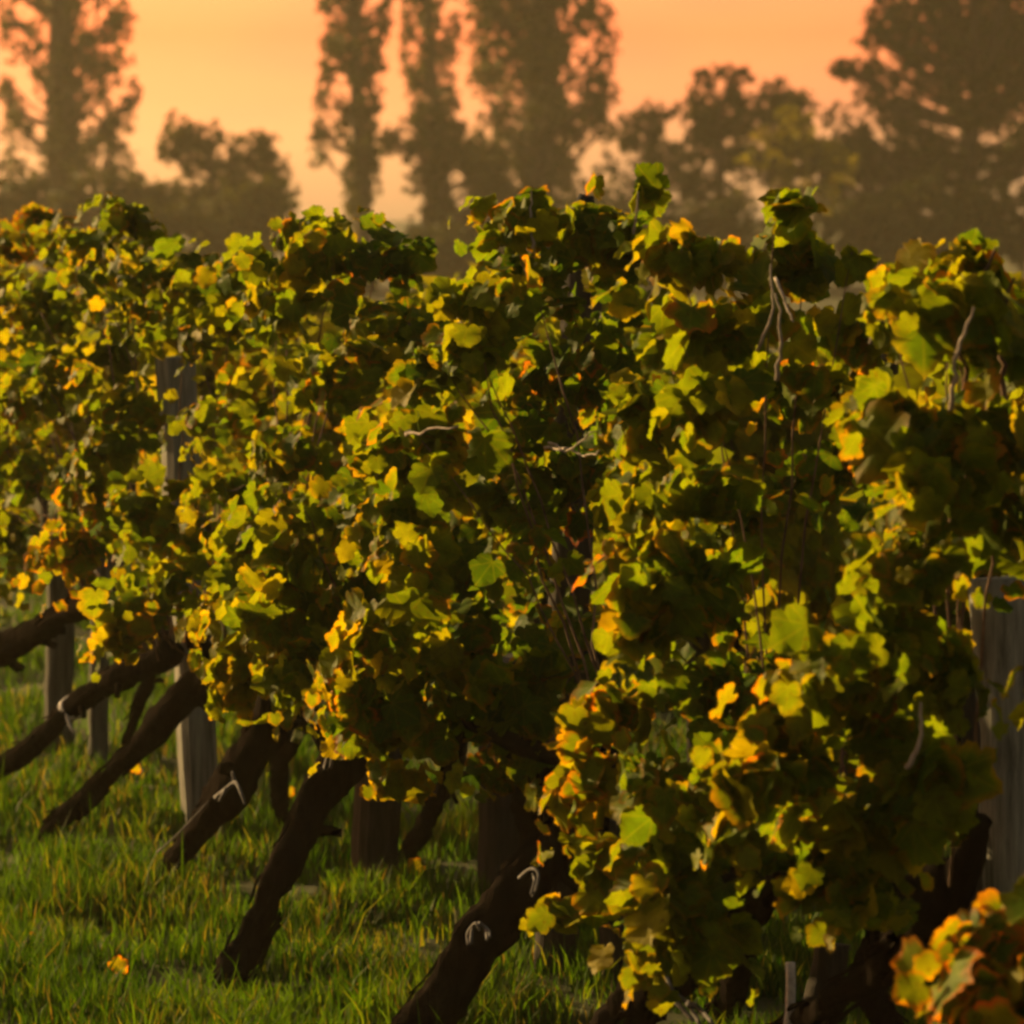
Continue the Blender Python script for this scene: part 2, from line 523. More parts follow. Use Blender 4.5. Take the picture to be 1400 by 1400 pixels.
# ------------------------------------------------------------------ background trees
TY = 90.0
TS = TY / F           # metres per picture pixel at the trees
def cloud_leaves(clumps, per, lsize, spread=.62):
    """clumps: (centre, rx, rz) -> leaf quads spread through their volume, thinning out at the rim"""
    P = []; Nn = []; Tt = []; S = []; Rn = []
    for c, rx, rz in clumps:
        n = max(6, int(1.25 * per * rx * rz))
        d = R.normal(0, 1, (n, 3)); d /= np.linalg.norm(d, axis=1, keepdims=True)
        r = R.random((n, 1)) ** spread
        p = np.array(c)[None] + d * r * np.array([rx, rx, rz])[None]
        P.append(p); Nn.append(d + R.normal(0, .7, (n, 3)) + np.array([0, 0, .3])); Tt.append(R.normal(0, 1, (n, 3)) + np.array([0, 0, -.8]))
        S.append(R.uniform(.65, 1.3, n) * lsize)
        Rn.append(np.clip(R.normal(.45 + R.normal(0, .12), .2, n), 0, 1))
    P = np.concatenate(P)
    return leaves_mesh("crown", P, np.concatenate(Nn), np.concatenate(Tt), np.concatenate(S), np.concatenate(Rn), np.zeros(len(P)), 'q')

def tree(name, label, cat, base_px, Y, clumps_px, trunk_px, limbs=True, r0=.25, per=260, lsize=.2, mat=None, group=None):
    """clumps_px: (px,py,r_px[,rz_px[,dy]]) at depth Y ; trunk_px: list (px,py,r_m)"""
    mat = mat or M_TREE
    base = A(base_px, 0, Y); base.z = 0
    root = empty(name, base)
    tag(root, label, cat, group)
    s = Y / F
    cl = []
    for c in clumps_px:
        px, py, r = c[:3]
        rz = c[3] if len(c) > 3 else r
        dy = c[4] if len(c) > 4 else R.uniform(-1, 1) * r * s * 1.2
        p = A(px, py, Y + dy)
        cl.append((p, r * s, rz * s))
    tp = [(base.x, base.y, 0.0, r0 * 1.15)]
    for px, py, r in trunk_px:
        p = A(px, py, Y); tp.append((p.x, p.y, p.z, r))
    sp = spline(tp, 14)
    mb = MB(); mb.tube([Vector(q[:3]) for q in sp], [max(.02, q[3]) for q in sp], 8, rough=.15)
    trunk = mb.build("trunk", M_TBARK, root)
    if limbs:
        lb = MB()
        for p, rx, rz in cl:
            # nearest trunk point some way below the clump
            best = min(sp, key=lambda q: abs(q[2] - (p.z - .45 * math.hypot(p.x - q[0], p.y - q[1]) - .5 * rz)))
            a = Vector(best[:3]); d = (p - a)
            mid = a + d * .5 + Vector((0, 0, -.08 * d.length)) + Vector(R.normal(0, .05, 3)) * d.length
            pts = [Vector(q) for q in spline([tuple(a), tuple(mid), tuple(p)], 6)]
            rr = min(best[3] * .55, .03 + .02 * d.length)
            lb.tube(pts, [rr * (1 - .75 * i / 5) for i in range(6)], 5)
            for _ in range(4):
                e = p + Vector(R.normal(0, .5, 3) * np.array([rx, rx, rz]))
                lb.tube([pts[3], (pts[3] + e) / 2 + Vector(R.normal(0, .06, 3)), e], [rr * .4, rr * .25, .008], 4)
        lb.build("limbs", M_TBARK, root)
    # a sprinkle of small outer clumps makes the outline uneven
    extra = []
    for p, rx, rz in cl:
        for _ in range(3):
            d = R.normal(0, 1, 3); d /= np.linalg.norm(d)
            extra.append((p + Vector(d * np.array([rx, rx, rz]) * R.uniform(.8, 1.15)), rx * R.uniform(.25, .45), rz * R.uniform(.25, .45)))
    me = cloud_leaves(cl + extra, per, lsize)
    link("crown", me, mat, root)
    return root

def poplar_clumps(cx0, cx1, y0, y1, w0, w1, n, r=(13, 26), aspect=1.7, hole=.0):
    """column of upright clumps from picture height y0 (bottom) up to y1; cx and half width vary linearly"""
    out = []
    for i in range(n):
        t = (i + R.uniform(0, 1)) / n
        y = y0 + (y1 - y0) * t; cx = cx0 + (cx1 - cx0) * t; hw = w0 + (w1 - w0) * t
        rr = R.uniform(*r)
        x = cx + R.uniform(-1, 1) * max(1, hw - rr * .8)
        out.append((x, y, rr, rr * aspect, R.uniform(-1, 1) * hw * TS))
    return out

def blob_clumps(cx, cy, rx, ry, n, r):
    out = []
    while len(out) < n:
        a, b = R.uniform(-1, 1, 2)
        if a * a + b * b > 1: continue
        out.append((cx + a * rx, cy + b * ry, R.uniform(*r)))
    return out

tree("poplar_tree", "open-crowned poplar with a thick dark stem, leftmost tall tree", "tree", 88, TY,
     poplar_clumps(88, 82, 255, -520, 108, 80, 230, (8, 18)) + poplar_clumps(85, 85, 290, -450, 30, 22, 34, (14, 22)), [(86, 250, .42), (84, 100, .36), (84, -100, .25), (84, -480, .05)],
     r0=.45, per=180, lsize=.18)
tree("bushy_tree", "low round tree with thin gaps just right of the leftmost poplar", "tree", 290, 84,
     blob_clumps(262, 200, 50, 42, 20, (12, 20)) + blob_clumps(345, 225, 46, 48, 22, (12, 20)) + blob_clumps(300, 275, 100, 34, 34, (14, 24)),
     [(292, 280, .12), (285, 200, .06)], r0=.16, per=190, lsize=.19)
tree("poplar_tree", "narrow poplar with lacy crown standing alone against the orange sky", "tree", 497, TY,
     poplar_clumps(485, 484, 120, -480, 56, 46, 140, (8, 16)) + poplar_clumps(492, 487, 300, 130, 22, 46, 26, (10, 17)) + poplar_clumps(440, 432, 215, 140, 14, 12, 5, (8, 12)), [(496, 280, .20), (486, 60, .16), (484, -460, .03)],
     r0=.24, per=290, lsize=.19)
tree("poplar_tree", "thin see-through poplar leaning right between two fuller poplars", "tree", 615, 95,
     poplar_clumps(600, 560, 190, -300, 48, 34, 90, (7, 15), 2.1), [(606, 250, .2), (590, 100, .15), (560, -280, .03)],
     r0=.24, per=190, lsize=.19)
tree("poplar_tree", "broad dense poplar, darkest tall tree in the middle", "tree", 735, TY,
     poplar_clumps(735, 745, 300, -520, 108, 100, 225, (12, 27), 1.5) + poplar_clumps(705, 705, 250, -300, 75, 60, 40, (14, 26)), [(735, 280, .45), (740, 100, .4), (745, -100, .3), (748, -490, .05)],
     r0=.5, per=180, lsize=.19)
tree("bushy_tree", "rounded dark tree filling the gap below the two middle poplars", "tree", 585, 82,
     blob_clumps(585, 195, 55, 50, 24, (14, 22)) + blob_clumps(640, 265, 75, 60, 34, (16, 26)) + blob_clumps(555, 330, 30, 30, 4, (12, 18)),
     [(588, 280, .12), (588, 200, .06)], r0=.16, per=200, lsize=.19)
tree("slender_tree", "loose pale tree hugging the right side of the broad poplar", "tree", 890, 86,
     blob_clumps(885, 180, 42, 42, 20, (10, 18)) + blob_clumps(885, 250, 64, 60, 34, (14, 22)),
     [(888, 260, .1), (886, 170, .05)], r0=.14, per=150, lsize=.18)
tree("forked_tree", "dark tree whose crown ends in two upright tufts", "tree", 985, 88,
     blob_clumps(966, 105, 14, 14, 4, (10, 14)) + blob_clumps(1008, 105, 12, 12, 4, (9, 13)) + blob_clumps(985, 155, 42, 36, 24, (12, 20)) + blob_clumps(975, 235, 60, 58, 32, (12, 22)),
     [(984, 250, .12), (985, 150, .07)], r0=.15, per=220, lsize=.18)
tree("small_tree", "small round-topped tree right of the forked tree", "tree", 1070, 88,
     blob_clumps(1070, 145, 40, 28, 20, (11, 18)) + blob_clumps(1065, 210, 44, 45, 22, (12, 20)),
     [(1070, 230, .1), (1070, 150, .05)], r0=.13, per=220, lsize=.18)
tree("yellowing_tree", "yellow-green bushy tree lit by low sun in front of the dark oak", "tree", 1075, 78,
     blob_clumps(1075, 205, 55, 48, 26, (11, 20)) + blob_clumps(1120, 250, 60, 45, 16, (14, 22)),
     [(1075, 270, .1), (1075, 190, .05)], r0=.14, per=200, lsize=.16, mat=M_YEL)
tree("oak_tree", "large spreading oak at the right edge, highest broad crown", "tree", 1320, 86,
     blob_clumps(1310, 60, 125, 85, 82, (12, 24)) + blob_clumps(1175, 92, 34, 10, 9, (9, 14)) + blob_clumps(1275, 190, 160, 75, 80, (13, 26)) + blob_clumps(1160, 250, 60, 60, 20, (12, 22)) +
     blob_clumps(1330, -90, 110, 90, 46, (18, 34)) + blob_clumps(1240, 10, 45, 50, 14, (12, 20)) + blob_clumps(1460, 80, 70, 170, 44, (18, 34)),
     [(1322, 250, .30), (1326, 180, .24), (1336, 110, .12)], r0=.4, per=150, lsize=.19)
# undergrowth along the foot of the trees
for k, (px, y0, hw, yy) in enumerate([(30, 255, 70, 80), (150, 248, 80, 79), (345, 258, 60, 80), (250, 285, 80, 76), (470, 345, 45, 78), (620, 320, 70, 77), (740, 290, 90, 80), (850, 285, 80, 78),
                                    (980, 285, 80, 79), (1160, 290, 90, 80), (1270, 260, 90, 81), (1400, 250, 90, 79)]):
    lab = ["dark shrub below the leftmost poplar's left side", "dark shrub between the leftmost poplar and the low round tree", "shrub at the foot of the low round tree's right half",
           "lowest shrub under the low round tree, just above the vines", "small shrub at the foot of the narrow lone poplar", "shrub left of the broad poplar's foot", "wide shrub before the broad poplar's stem",
           "shrub below the loose pale tree", "shrub below the forked tree", "shrub between the yellow-green tree and the oak's stem", "tall shrub under the oak's left half", "tall shrub under the oak at the right edge"][k]
    tree("shrub", lab, "shrub", px, yy, blob_clumps(px, y0 + 45, hw, 48, 44, (16, 28)), [(px, y0 + 60, .06)], limbs=False, r0=.08, per=230, lsize=.2, group="shrubs along the foot of the far trees")

# ------------------------------------------------------------------ grapevines
def vine_leaves(name, blobs, root, fill=None, tmpl='g', size=(.050, .092), dens=1.0, mat=None, autumn=0.0):
    P = []; Nn = []; Tt = []; S = []; Rn = []; Au = []
    def put(p, outdir, sc=1.0, hue=None, au=0.0):
        n = len(p)
        P.append(p)
        Nn.append(outdir * .9 + R.normal(0, .75, (n, 3)) + np.array([0, 0, .35]))
        Tt.append(np.array([0, 0, -1.0]) + outdir * .4 + R.normal(0, .6, (n, 3)))
        S.append(R.uniform(size[0], size[1], n) * sc * np.where(R.random(n) < .07, 1.4, 1.0))
        base = .45 if hue is None else hue  # low values also put the shade of crown recesses into the leaf colour
        Rn.append(np.clip(R.normal(base, .16, n), 0, 1)); Au.append(np.clip(R.normal(.02 + au, .22, n), 0, 1))
    for b in blobs:
        c, rx, rz = b['c'], b['rx'], b['rz']
        n = int(b.get('n', 1.0) * dens * 98 * max(.5, (rx * rz) / .0169)) if 'cnt' not in b else b['cnt']
        nv = int(n * .38) if 'cnt' not in b else n
        d = R.normal(0, 1, (nv, 3)); d /= np.linalg.norm(d, axis=1, keepdims=True)
        r = np.minimum(np.abs(R.normal(0, .6, (nv, 1))) + .1, 1.1)
        p = np.array(c)[None] + d * r * np.array([rx, rx, rz])[None]
        o = d * .8 + np.array(OUT)[None] * .5
        put(p, o, b.get('s', 1.0), b.get('hue'), b.get('au', 0.0))
        # leafy shoots: leaves set alternately along an arching stem, smaller towards its tip
        left = n - nv
        while left > 0:
            m = int(R.integers(6, 12)); left -= m
            hgt = (c[2] - .95) / .5
            d0 = R.normal(0, 1, 3) * np.array([1, 1, .6]) + np.array([0, 0, min(.35, 1.0 * hgt)]) + np.array(OUT) * .45
            d0 /= np.linalg.norm(d0)
            q = np.array(c) + R.normal(0, .38, 3) * np.array([rx, rx, rz])
            ln = R.uniform(.7, 1.35) * max(rx, rz) * 1.15
            t = (np.arange(m) + .5) / m
            st = q[None] + d0[None] * (t * ln)[:, None] + np.array([0, 0, -.75 * ln]) * (t ** 2)[:, None]
            sd = np.cross(d0, [0, 0, 1.0]); sd /= np.linalg.norm(sd) + 1e-6
            alt = np.where(np.arange(m) % 2 == 0, 1.0, -1.0)[:, None]
            out = sd[None] * alt * .8 + d0[None] * .5 + np.array(OUT)[None] * .3 + R.normal(0, .35, (m, 3))
            pp = st + out * R.uniform(.015, .045, (m, 1))
            put(pp, out, (1.12 - .55 * t) * b.get('s', 1.0), b.get('hue', .5) + .10, b.get('au', 0.0))
    me = leaves_mesh(name, np.concatenate(P), np.concatenate(Nn), np.concatenate(Tt), np.concatenate(S), np.concatenate(Rn), np.concatenate(Au), tmpl)
    return link(name, me, mat or M_VINE, root)

def cane_to(head, end, root, r=.0045, sag=.1, mat=None):
    head = Vector(head); end = Vector(end)
    mid = head.lerp(end, .5) + Vector((0, 0, sag)) + Vector(R.normal(0, .07, 3)) * min(.4, (end - head).length)
    pts = [Vector(q) for q in spline([tuple(head), tuple(mid), tuple(end)], 12)]
    jit = min(.004, .010 * (end - head).length)
    for i in range(1, 12): pts[i] += Vector(R.normal(0, jit, 3))
    mb = MB(); mb.tube(pts, [r * (1 - .6 * i / 11) for i in range(12)], 6, rough=.1)
    return mb.build("cane", mat or M_CANE, root)

def trunk_mesh(pts, root, seed, sides=22):
    """pts: (x,y,z,r)"""
    sp = spline(pts, 70)
    P = [Vector(q[:3]) for q in sp]
    for i in range(len(P)):
        P[i] += Vector((noise.noise(P[i] * 9 + Vector((seed, 0, 0))), noise.noise(P[i] * 9 + Vector((0, seed, 0))), 0)) * .014
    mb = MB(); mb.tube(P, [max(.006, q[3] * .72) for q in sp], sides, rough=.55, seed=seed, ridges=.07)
    # peeling strands of bark
    for k in range(46):
        i = random.randint(1, 58); a = random.uniform(0, 6.28)
        r = max(.006, sp[i][3] * .72)
        t = (P[i + 1] - P[i - 1]).normalized(); o = t.orthogonal().normalized(); o = Matrix.Rotation(a, 3, t) @ o
        lift = random.uniform(0, .014) if k % 3 == 0 else random.uniform(0, .004)
        n_ = random.choice((5, 7, 9, 11))
        q = [P[min(69, i + j)] + (Matrix.Rotation(.05 * j * random.uniform(-1, 1), 3, t) @ o) * (r * random.uniform(.98, 1.08) + (lift if j in (0, 1) else 0)) for j in range(0, n_, 2)]
        m_ = len(q)
        mb.tube(q, [.001 + random.uniform(.002, .0055) * math.sin(math.pi * (x + .3) / (m_ + .3)) for x in range(m_)], 4, rough=.3)
    for k in range(4):                       # old pruning spurs near the head
        i = random.randint(44, 68)
        r = max(.006, sp[i][3] * .72)
        t = (P[min(69, i + 1)] - P[i - 1]).normalized(); o = Matrix.Rotation(random.uniform(0, 6.28), 3, t) @ t.orthogonal().normalized()
        e = P[i] + o * (r + random.uniform(.02, .05)) + t * random.uniform(-.01, .04)
        mb.tube([P[i] + o * r * .6, P[i].lerp(e, .7), e], [r * .42, r * .3, r * .26], 8, rough=.5, seed=seed + k)
    return mb.build("trunk", M_BARK, root)

def vine(label, trunk_px, blobs_px, arms=(), ties=(), canes=10, seed=0.0, cat="grapevine", group="grapevines of the front row", extra_canes=(), mat=None, dens=1.0, size=(.036, .066)):
    """trunk_px: first (px,py,r) stands on the ground, the rest (px,py,off,r) are on the row"""
    b = trunk_px[0]
    g = G(b[0], b[1]); g.z = gz(g.x, g.y)
    root = empty("grapevine", g)
    tag(root, label, cat, group)
    last = trunk_px[-1]
    pts = [(g.x, g.y, g.z - .05, b[2] * 1.35), (g.x, g.y, g.z + .03, b[2] * 1.12)]
    Yb = g.y; Ye = rowY(last[0], last[2])
    n = len(trunk_px) - 1
    for i, q in enumerate(trunk_px[1:]):
        t = (i + 1) / n
        p = A(q[0], q[1], Yb + (Ye - Yb) * t)
        pts.append((p.x, p.y, p.z, q[3]))
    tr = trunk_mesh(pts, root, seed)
    head = Vector(pts[-1][:3])
    for a in arms:   # short gnarled arms off the head
        e = V(*a[:3])
        mid = head.lerp(e, .5) + Vector((0, 0, -.02))
        sp = spline([tuple(head) + (a[3] * 1.3,), tuple(mid) + (a[3],), tuple(e) + (a[3] * .6,)], 14)
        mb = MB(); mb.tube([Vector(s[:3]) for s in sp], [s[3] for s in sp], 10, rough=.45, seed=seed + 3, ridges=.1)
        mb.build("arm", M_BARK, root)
    blobs = []
    for q in blobs_px:
        px, py, rx, ry, off = q[:5]
        o = q[5] if len(q) > 5 else {}
        Y = rowY(px, off)
        d = dict(c=V(px, py, off), rx=rx * Y / F, rz=ry * Y / F); d.update(o)
        blobs.append(d)
    gen = [b for b in blobs if not b.get('aut')]
    au = [b for b in blobs if b.get('aut')]
    if gen: vine_leaves("foliage", gen, root, dens=dens, mat=mat, size=size)
    if au: vine_leaves("turning_foliage", au, root, dens=dens, mat=M_AUT, size=size)
    for k in range(canes):
        b = blobs[k % len(blobs)]
        e = Vector(b['c']) + Vector(R.normal(0, .4, 3) * np.array([b['rx'], b['rx'], b['rz']])) + OUT * b['rx'] * R.uniform(0, 1)
        cane_to(head + Vector(R.normal(0, .02, 3)), e, root, r=R.uniform(.0022, .0038), sag=R.uniform(.03, .14))
    for (x0, y0, x1, y1, off, r) in extra_canes:
        a = V(x0, y0, off); e = V(x1, y1, off)
        cane_to(a, e, root, r=r, sag=0.0, mat=M_CANE if r >= .005 else M_PALE)
    for (px, py, t) in ties:
        # wrap of pale twine around the trunk where t is the share of its length
        i = t
        sp = spline(pts, 40); k = int(t * 38)
        c = Vector(sp[k][:3]); ax = (Vector(sp[k + 1][:3]) - c).normalized(); rr = sp[k][3] * .77
        o = ax.orthogonal().normalized(); q = []
        for j in range(50):
            an = j / 49 * 2 * math.pi * 3
            q.append(c + ax * ((j / 49 - .5) * .016 + .006 * math.sin(an)) + (Matrix.Rotation(an, 3, ax) @ o) * rr * (1 + .05 * math.sin(5 * an)))
        q.append(q[-1] + Vector((.01, -.01, -.03))); q.append(q[-1] + Vector((.012, 0, -.02)))
        mb = MB(); mb.tube(q, .0045, 6); mb.build("tie", M_TIE, root)
    return root, head

D = dict
vine("gnarled vine at the left edge with a thick pale-tied trunk",
     [(-150, 1010, .045), (-60, 930, .15, .05), (40, 868, .1, .052), (130, 815, .05, .05)],
     [(-10, 420, 80, 90, .15), (-60, 560, 100, 110, .15), (10, 620, 50, 70, .15), (20, 330, 40, 30, .05, D(au=.4)), (-40, 730, 70, 60, .15), (60, 300, 24, 22, 0, D(au=.4)), (20, 720, 40, 50, .05)],
     ties=((20, 860, .62),), arms=((170, 800, 0, .022),), seed=1.3, size=(.033, .060), dens=1.2)
vine("low leaning vine with pale-tied long thin trunk, second from the left edge",
     [(-30, 1085, .032), (60, 1005, .2, .036), (130, 942, .12, .042), (235, 890, .05, .05)],
     [(80, 420, 60, 80, .2), (160, 340, 60, 45, .15), (180, 295, 26, 18, .1), (55, 530, 50, 60, .3), (120, 650, 60, 70, .3), (110, 745, 55, 42, .35, D(hue=.6, au=.3)), (150, 480, 60, 70, .1), (100, 330, 40, 40, 0),
      (40, 650, 35, 60, .15)],
     ties=((125, 940, .66),), arms=((160, 850, .1, .02),), seed=2.1, size=(.033, .060), dens=1.2)
vine("leaning vine whose trunk bends low over the grass left of the split grey post",
     [(72, 1138, .034), (150, 1062, .2, .038), (215, 995, .12, .046), (300, 905, .05, .058)],
     [(220, 380, 70, 65, .15), (300, 430, 70, 70, .1), (250, 440, 50, 30, .05), (335, 360, 60, 50, .1), (180, 560, 34, 50, .25), (200, 700, 60, 60, .3), (240, 790, 80, 60, .3), (190, 850, 34, 40, .38, D(hue=.65)),
      (335, 560, 50, 70, .1), (320, 660, 60, 50, .2), (150, 600, 30, 40, .3), (260, 700, 50, 50, .2)],
     arms=((250, 850, .2, .025), (390, 850, .15, .025)), seed=3.4, size=(.033, .060), dens=1.2)
vine("vine with rough short trunk and curled bark strip behind the straight dark trunk",
     [(232, 1195, .035), (295, 1110, .22, .05), (345, 1030, .15, .06), (400, 930, .1, .055)],
     [(400, 420, 60, 70, .15), (460, 350, 60, 45, .05), (545, 352, 48, 42, -.1, D(hue=.2)), (535, 430, 70, 60, -.05, D(hue=.2)), (440, 520, 70, 60, .2), (390, 620, 60, 50, .25), (500, 470, 50, 60, .1),
      (380, 700, 70, 55, .35), (330, 740, 40, 60, .3), (430, 310, 30, 18, .05)],
     arms=((360, 870, .25, .03), (470, 860, .15, .03)), seed=4.2, size=(.033, .060), dens=1.2)
vine("vine with thick straight dark trunk rising clear of the bright grass",
     [(322, 1325, .052), (375, 1215, .3, .046), (430, 1090, .22, .052), (500, 985, .12, .062)],
     [(400, 760, 60, 60, .4), (355, 830, 50, 60, .45, D(hue=.6)), (345, 905, 40, 40, .45, D(hue=.65)), (470, 690, 60, 60, .3), (440, 830, 50, 60, .35), (420, 900, 36, 36, .4, D(hue=.4)), (500, 800, 60, 70, .25, D(hue=.3)),
      (480, 900, 24, 46, .45, D(aut=1, au=.25, s=.95)), (490, 970, 30, 30, .4, D(hue=.6))],
     arms=((450, 930, .35, .03), (575, 900, .1, .035)), seed=5.5, size=(.034, .062), dens=1.2)
vine("biggest middle vine with the dark hollow crown and long trunk leaning from the bottom edge",
     [(560, 1425, .058), (640, 1312, .32, .056), (715, 1210, .27, .062), (790, 1120, .22, .07), (830, 1040, .1, .05)],
     [(720, 300, 45, 30, .1), (672, 410, 44, 50, .25), (640, 470, 50, 50, .3), (585, 500, 60, 60, .32), (610, 600, 70, 50, .38), (550, 620, 50, 40, .35), (560, 690, 70, 60, .38), (570, 780, 60, 60, .42),
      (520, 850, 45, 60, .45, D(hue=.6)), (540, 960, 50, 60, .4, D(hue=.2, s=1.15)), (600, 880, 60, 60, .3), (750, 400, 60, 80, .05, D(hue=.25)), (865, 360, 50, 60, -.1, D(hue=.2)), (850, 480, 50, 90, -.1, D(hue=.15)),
      (780, 520, 70, 80, .0, D(hue=.15)), (700, 600, 70, 70, .15, D(hue=.25)), (700, 720, 80, 80, .15, D(hue=.2)), (660, 850, 70, 70, .2, D(hue=.25)), (725, 930, 60, 55, .15, D(hue=.35, s=1.15)), (800, 680, 70, 90, 0, D(hue=.15)),  # darker leaf colour stands in for shade inside the hollow crown
      (810, 310, 60, 30, -.05), (880, 252, 26, 12, -.05, D(cnt=5, s=1.15, hue=.6)), (735, 268, 10, 14, .1, D(cnt=3)), (815, 245, 8, 6, 0, D(cnt=2, hue=.7)), (640, 960, 60, 40, .2, D(hue=.25)), (790, 850, 30, 80, .0, D(n=.5)), (568, 1060, 22, 26, .3, D(n=.3, hue=.8, s=1.3))],
     arms=((850, 1095, .15, .022), (640, 985, .2, .02)), seed=6.1, canes=5,
     extra_canes=((560, 590, 625, 582, .48, .004), (745, 612, 812, 590, .2, .003), (750, 605, 822, 618, .2, .003), (728, 340, 726, 255, .12, .003), (866, 320, 872, 262, 0, .003)))
vine("slim vine whose bare dark stem stands behind, between the straight trunk and the middle post",
     [(560, 1168, .026), (590, 1110, .0, .026), (618, 1050, -.05, .03), (630, 980, -.08, .032)],
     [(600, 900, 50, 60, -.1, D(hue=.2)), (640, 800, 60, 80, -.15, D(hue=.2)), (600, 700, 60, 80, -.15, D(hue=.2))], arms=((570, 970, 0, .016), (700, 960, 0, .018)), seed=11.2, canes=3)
vine("short thick vine in deep shade behind the two biggest leaning trunks",
     [(742, 1262, .04), (735, 1180, .0, .042), (728, 1100, -.02, .05), (745, 1010, -.05, .055)],
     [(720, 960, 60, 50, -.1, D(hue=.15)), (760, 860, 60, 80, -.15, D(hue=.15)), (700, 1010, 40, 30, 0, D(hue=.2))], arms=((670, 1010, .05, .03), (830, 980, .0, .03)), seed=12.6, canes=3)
for tpx, lab, sd in (([(175, 1045, .018), (180, 985, .0, .02), (205, 925, -.05, .024), (230, 870, -.08, .024)], "thin upright vine stem in shade behind the two left leaning trunks", 13.1),
                     ([(395, 1125, .024), (380, 1060, .0, .028), (410, 990, -.05, .03), (430, 920, -.08, .03)], "dark vine stem in shade between the rough short trunk and the straight dark trunk", 14.2),
                     ([(985, 1395, .034), (1010, 1310, .05, .036), (990, 1230, .0, .04), (1020, 1150, -.03, .04)], "crooked dark vine stem in shade behind the red tipped hanging leaves", 15.7),
                     ([(1230, 1440, .034), (1190, 1330, .02, .036), (1205, 1240, .0, .04), (1170, 1150, -.03, .044)], "dark upright vine stem in shade behind the right hand vine's flank", 16.4)):
    q = tpx[-1]
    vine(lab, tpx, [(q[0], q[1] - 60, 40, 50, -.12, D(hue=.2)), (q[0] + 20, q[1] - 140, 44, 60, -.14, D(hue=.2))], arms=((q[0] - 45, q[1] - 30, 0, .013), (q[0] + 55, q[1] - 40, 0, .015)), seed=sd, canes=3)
vine("vine with reddish tipped low leaves hanging to the bottom and white dry tendrils",
     [(800, 1480, .06), (880, 1370, .3, .062), (950, 1300, .22, .075), (1040, 1190, .1, .06)],
     [(955, 350, 45, 40, .15, D(s=1.15, hue=.6)), (940, 450, 50, 50, .25, D(s=1.2, hue=.6)), (1078, 285, 24, 28, .1, D(hue=.6, cnt=10, s=1.1)), (1172, 350, 12, 10, -.05, D(hue=.6, cnt=3, s=1.1)), (1100, 350, 45, 50, 0), (1050, 430, 45, 80, .1), (975, 560, 50, 55, .25), (955, 670, 50, 55, .3),
      (895, 760, 45, 60, .38, D(s=1.15)), (890, 850, 45, 50, .42), (960, 800, 70, 80, .3, D(hue=.3)), (980, 920, 70, 70, .3, D(hue=.3)), (900, 560, 40, 60, .15, D(s=1.1)), (860, 660, 22, 40, .15, D(n=.5)),
      (840, 960, 50, 40, .45, D(aut=1, au=.25, s=.95)), (800, 1050, 45, 50, .5, D(aut=1, au=.25, s=.95)), (900, 1060, 70, 50, .45), (920, 1160, 70, 60, .45), (830, 1170, 36, 34, .45, D(aut=1, n=.6)), (780, 1235, 18, 12, .48, D(aut=1, n=.25)), (910, 1225, 28, 40, .5, D(aut=1, n=.6)), (915, 1300, 30, 26, .5, D(aut=1, n=.5)),
      (950, 1220, 46, 50, .42, D(hue=.35)), (1175, 460, 56, 40, -.1),  (1110, 540, 44, 50, -.05, D(hue=.15, n=.6)), (1190, 590, 50, 60, -.12, D(hue=.15, n=.7)), (1010, 700, 40, 70, .1), (1110, 660, 40, 40, -.15, D(hue=.1, n=.5)),  # the darkest leaves here carry the shade of the recess in their colour
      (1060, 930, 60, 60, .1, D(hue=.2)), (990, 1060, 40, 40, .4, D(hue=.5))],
     arms=((1100, 1120, .1, .03), (980, 1190, .3, .03)), seed=7.7, canes=5,
     extra_canes=((1062, 520, 1060, 400, .3, .0035), (1035, 480, 1052, 360, .25, .0028), (1060, 380, 1085, 440, .2, .0028), (1190, 470, 1220, 360, .1, .003)))
vine("right hand vine with a bright leafy flank left of the weathered round post",
     [(1010, 1460, .045), (1130, 1375, .3, .04), (1210, 1320, .22, .045), (1300, 1210, .1, .05)],
     [(1260, 385, 46, 30, .15), (1330, 372, 40, 20, .15, D(hue=.6)), (1310, 440, 60, 50, .25, D(s=1.15)), (1220, 560, 50, 55, .3, D(s=1.15, hue=.6)), (1370, 450, 60, 70, .1), (1350, 580, 60, 70, .2), (1290, 650, 70, 60, .28), (1270, 760, 70, 60, .33),
      (1220, 850, 60, 55, .38), (1150, 930, 70, 45, .42, D(hue=.6)), (1070, 990, 40, 40, .48, D(aut=1, au=.25, s=.95)), (1100, 1050, 60, 60, .45), (1200, 980, 80, 70, .35), (1210, 1090, 70, 60, .35, D(s=1.2, hue=.6)), (1120, 1150, 60, 50, .38, D(hue=.3)),
      (1170, 1190, 40, 26, .35), (1390, 700, 40, 70, .15), (1290, 900, 36, 70, .28), (1045, 1050, 16, 16, .55, D(aut=1, n=.4, s=1.2)), (1020, 1130, 20, 16, .45, D(aut=1, n=.4)), (1315, 680, 66, 150, -.1, D(hue=.2)), (1280, 1050, 24, 30, .3, D(s=1.2))],
     arms=((1180, 1200, .2, .04), (1340, 1120, .1, .03)), seed=8.8, canes=7,
     extra_canes=((1240, 1050, 1258, 960, .42, .004), (1345, 640, 1360, 340, .15, .005), (1375, 560, 1385, 380, .15, .005), (1300, 560, 1330, 420, .3, .004)))
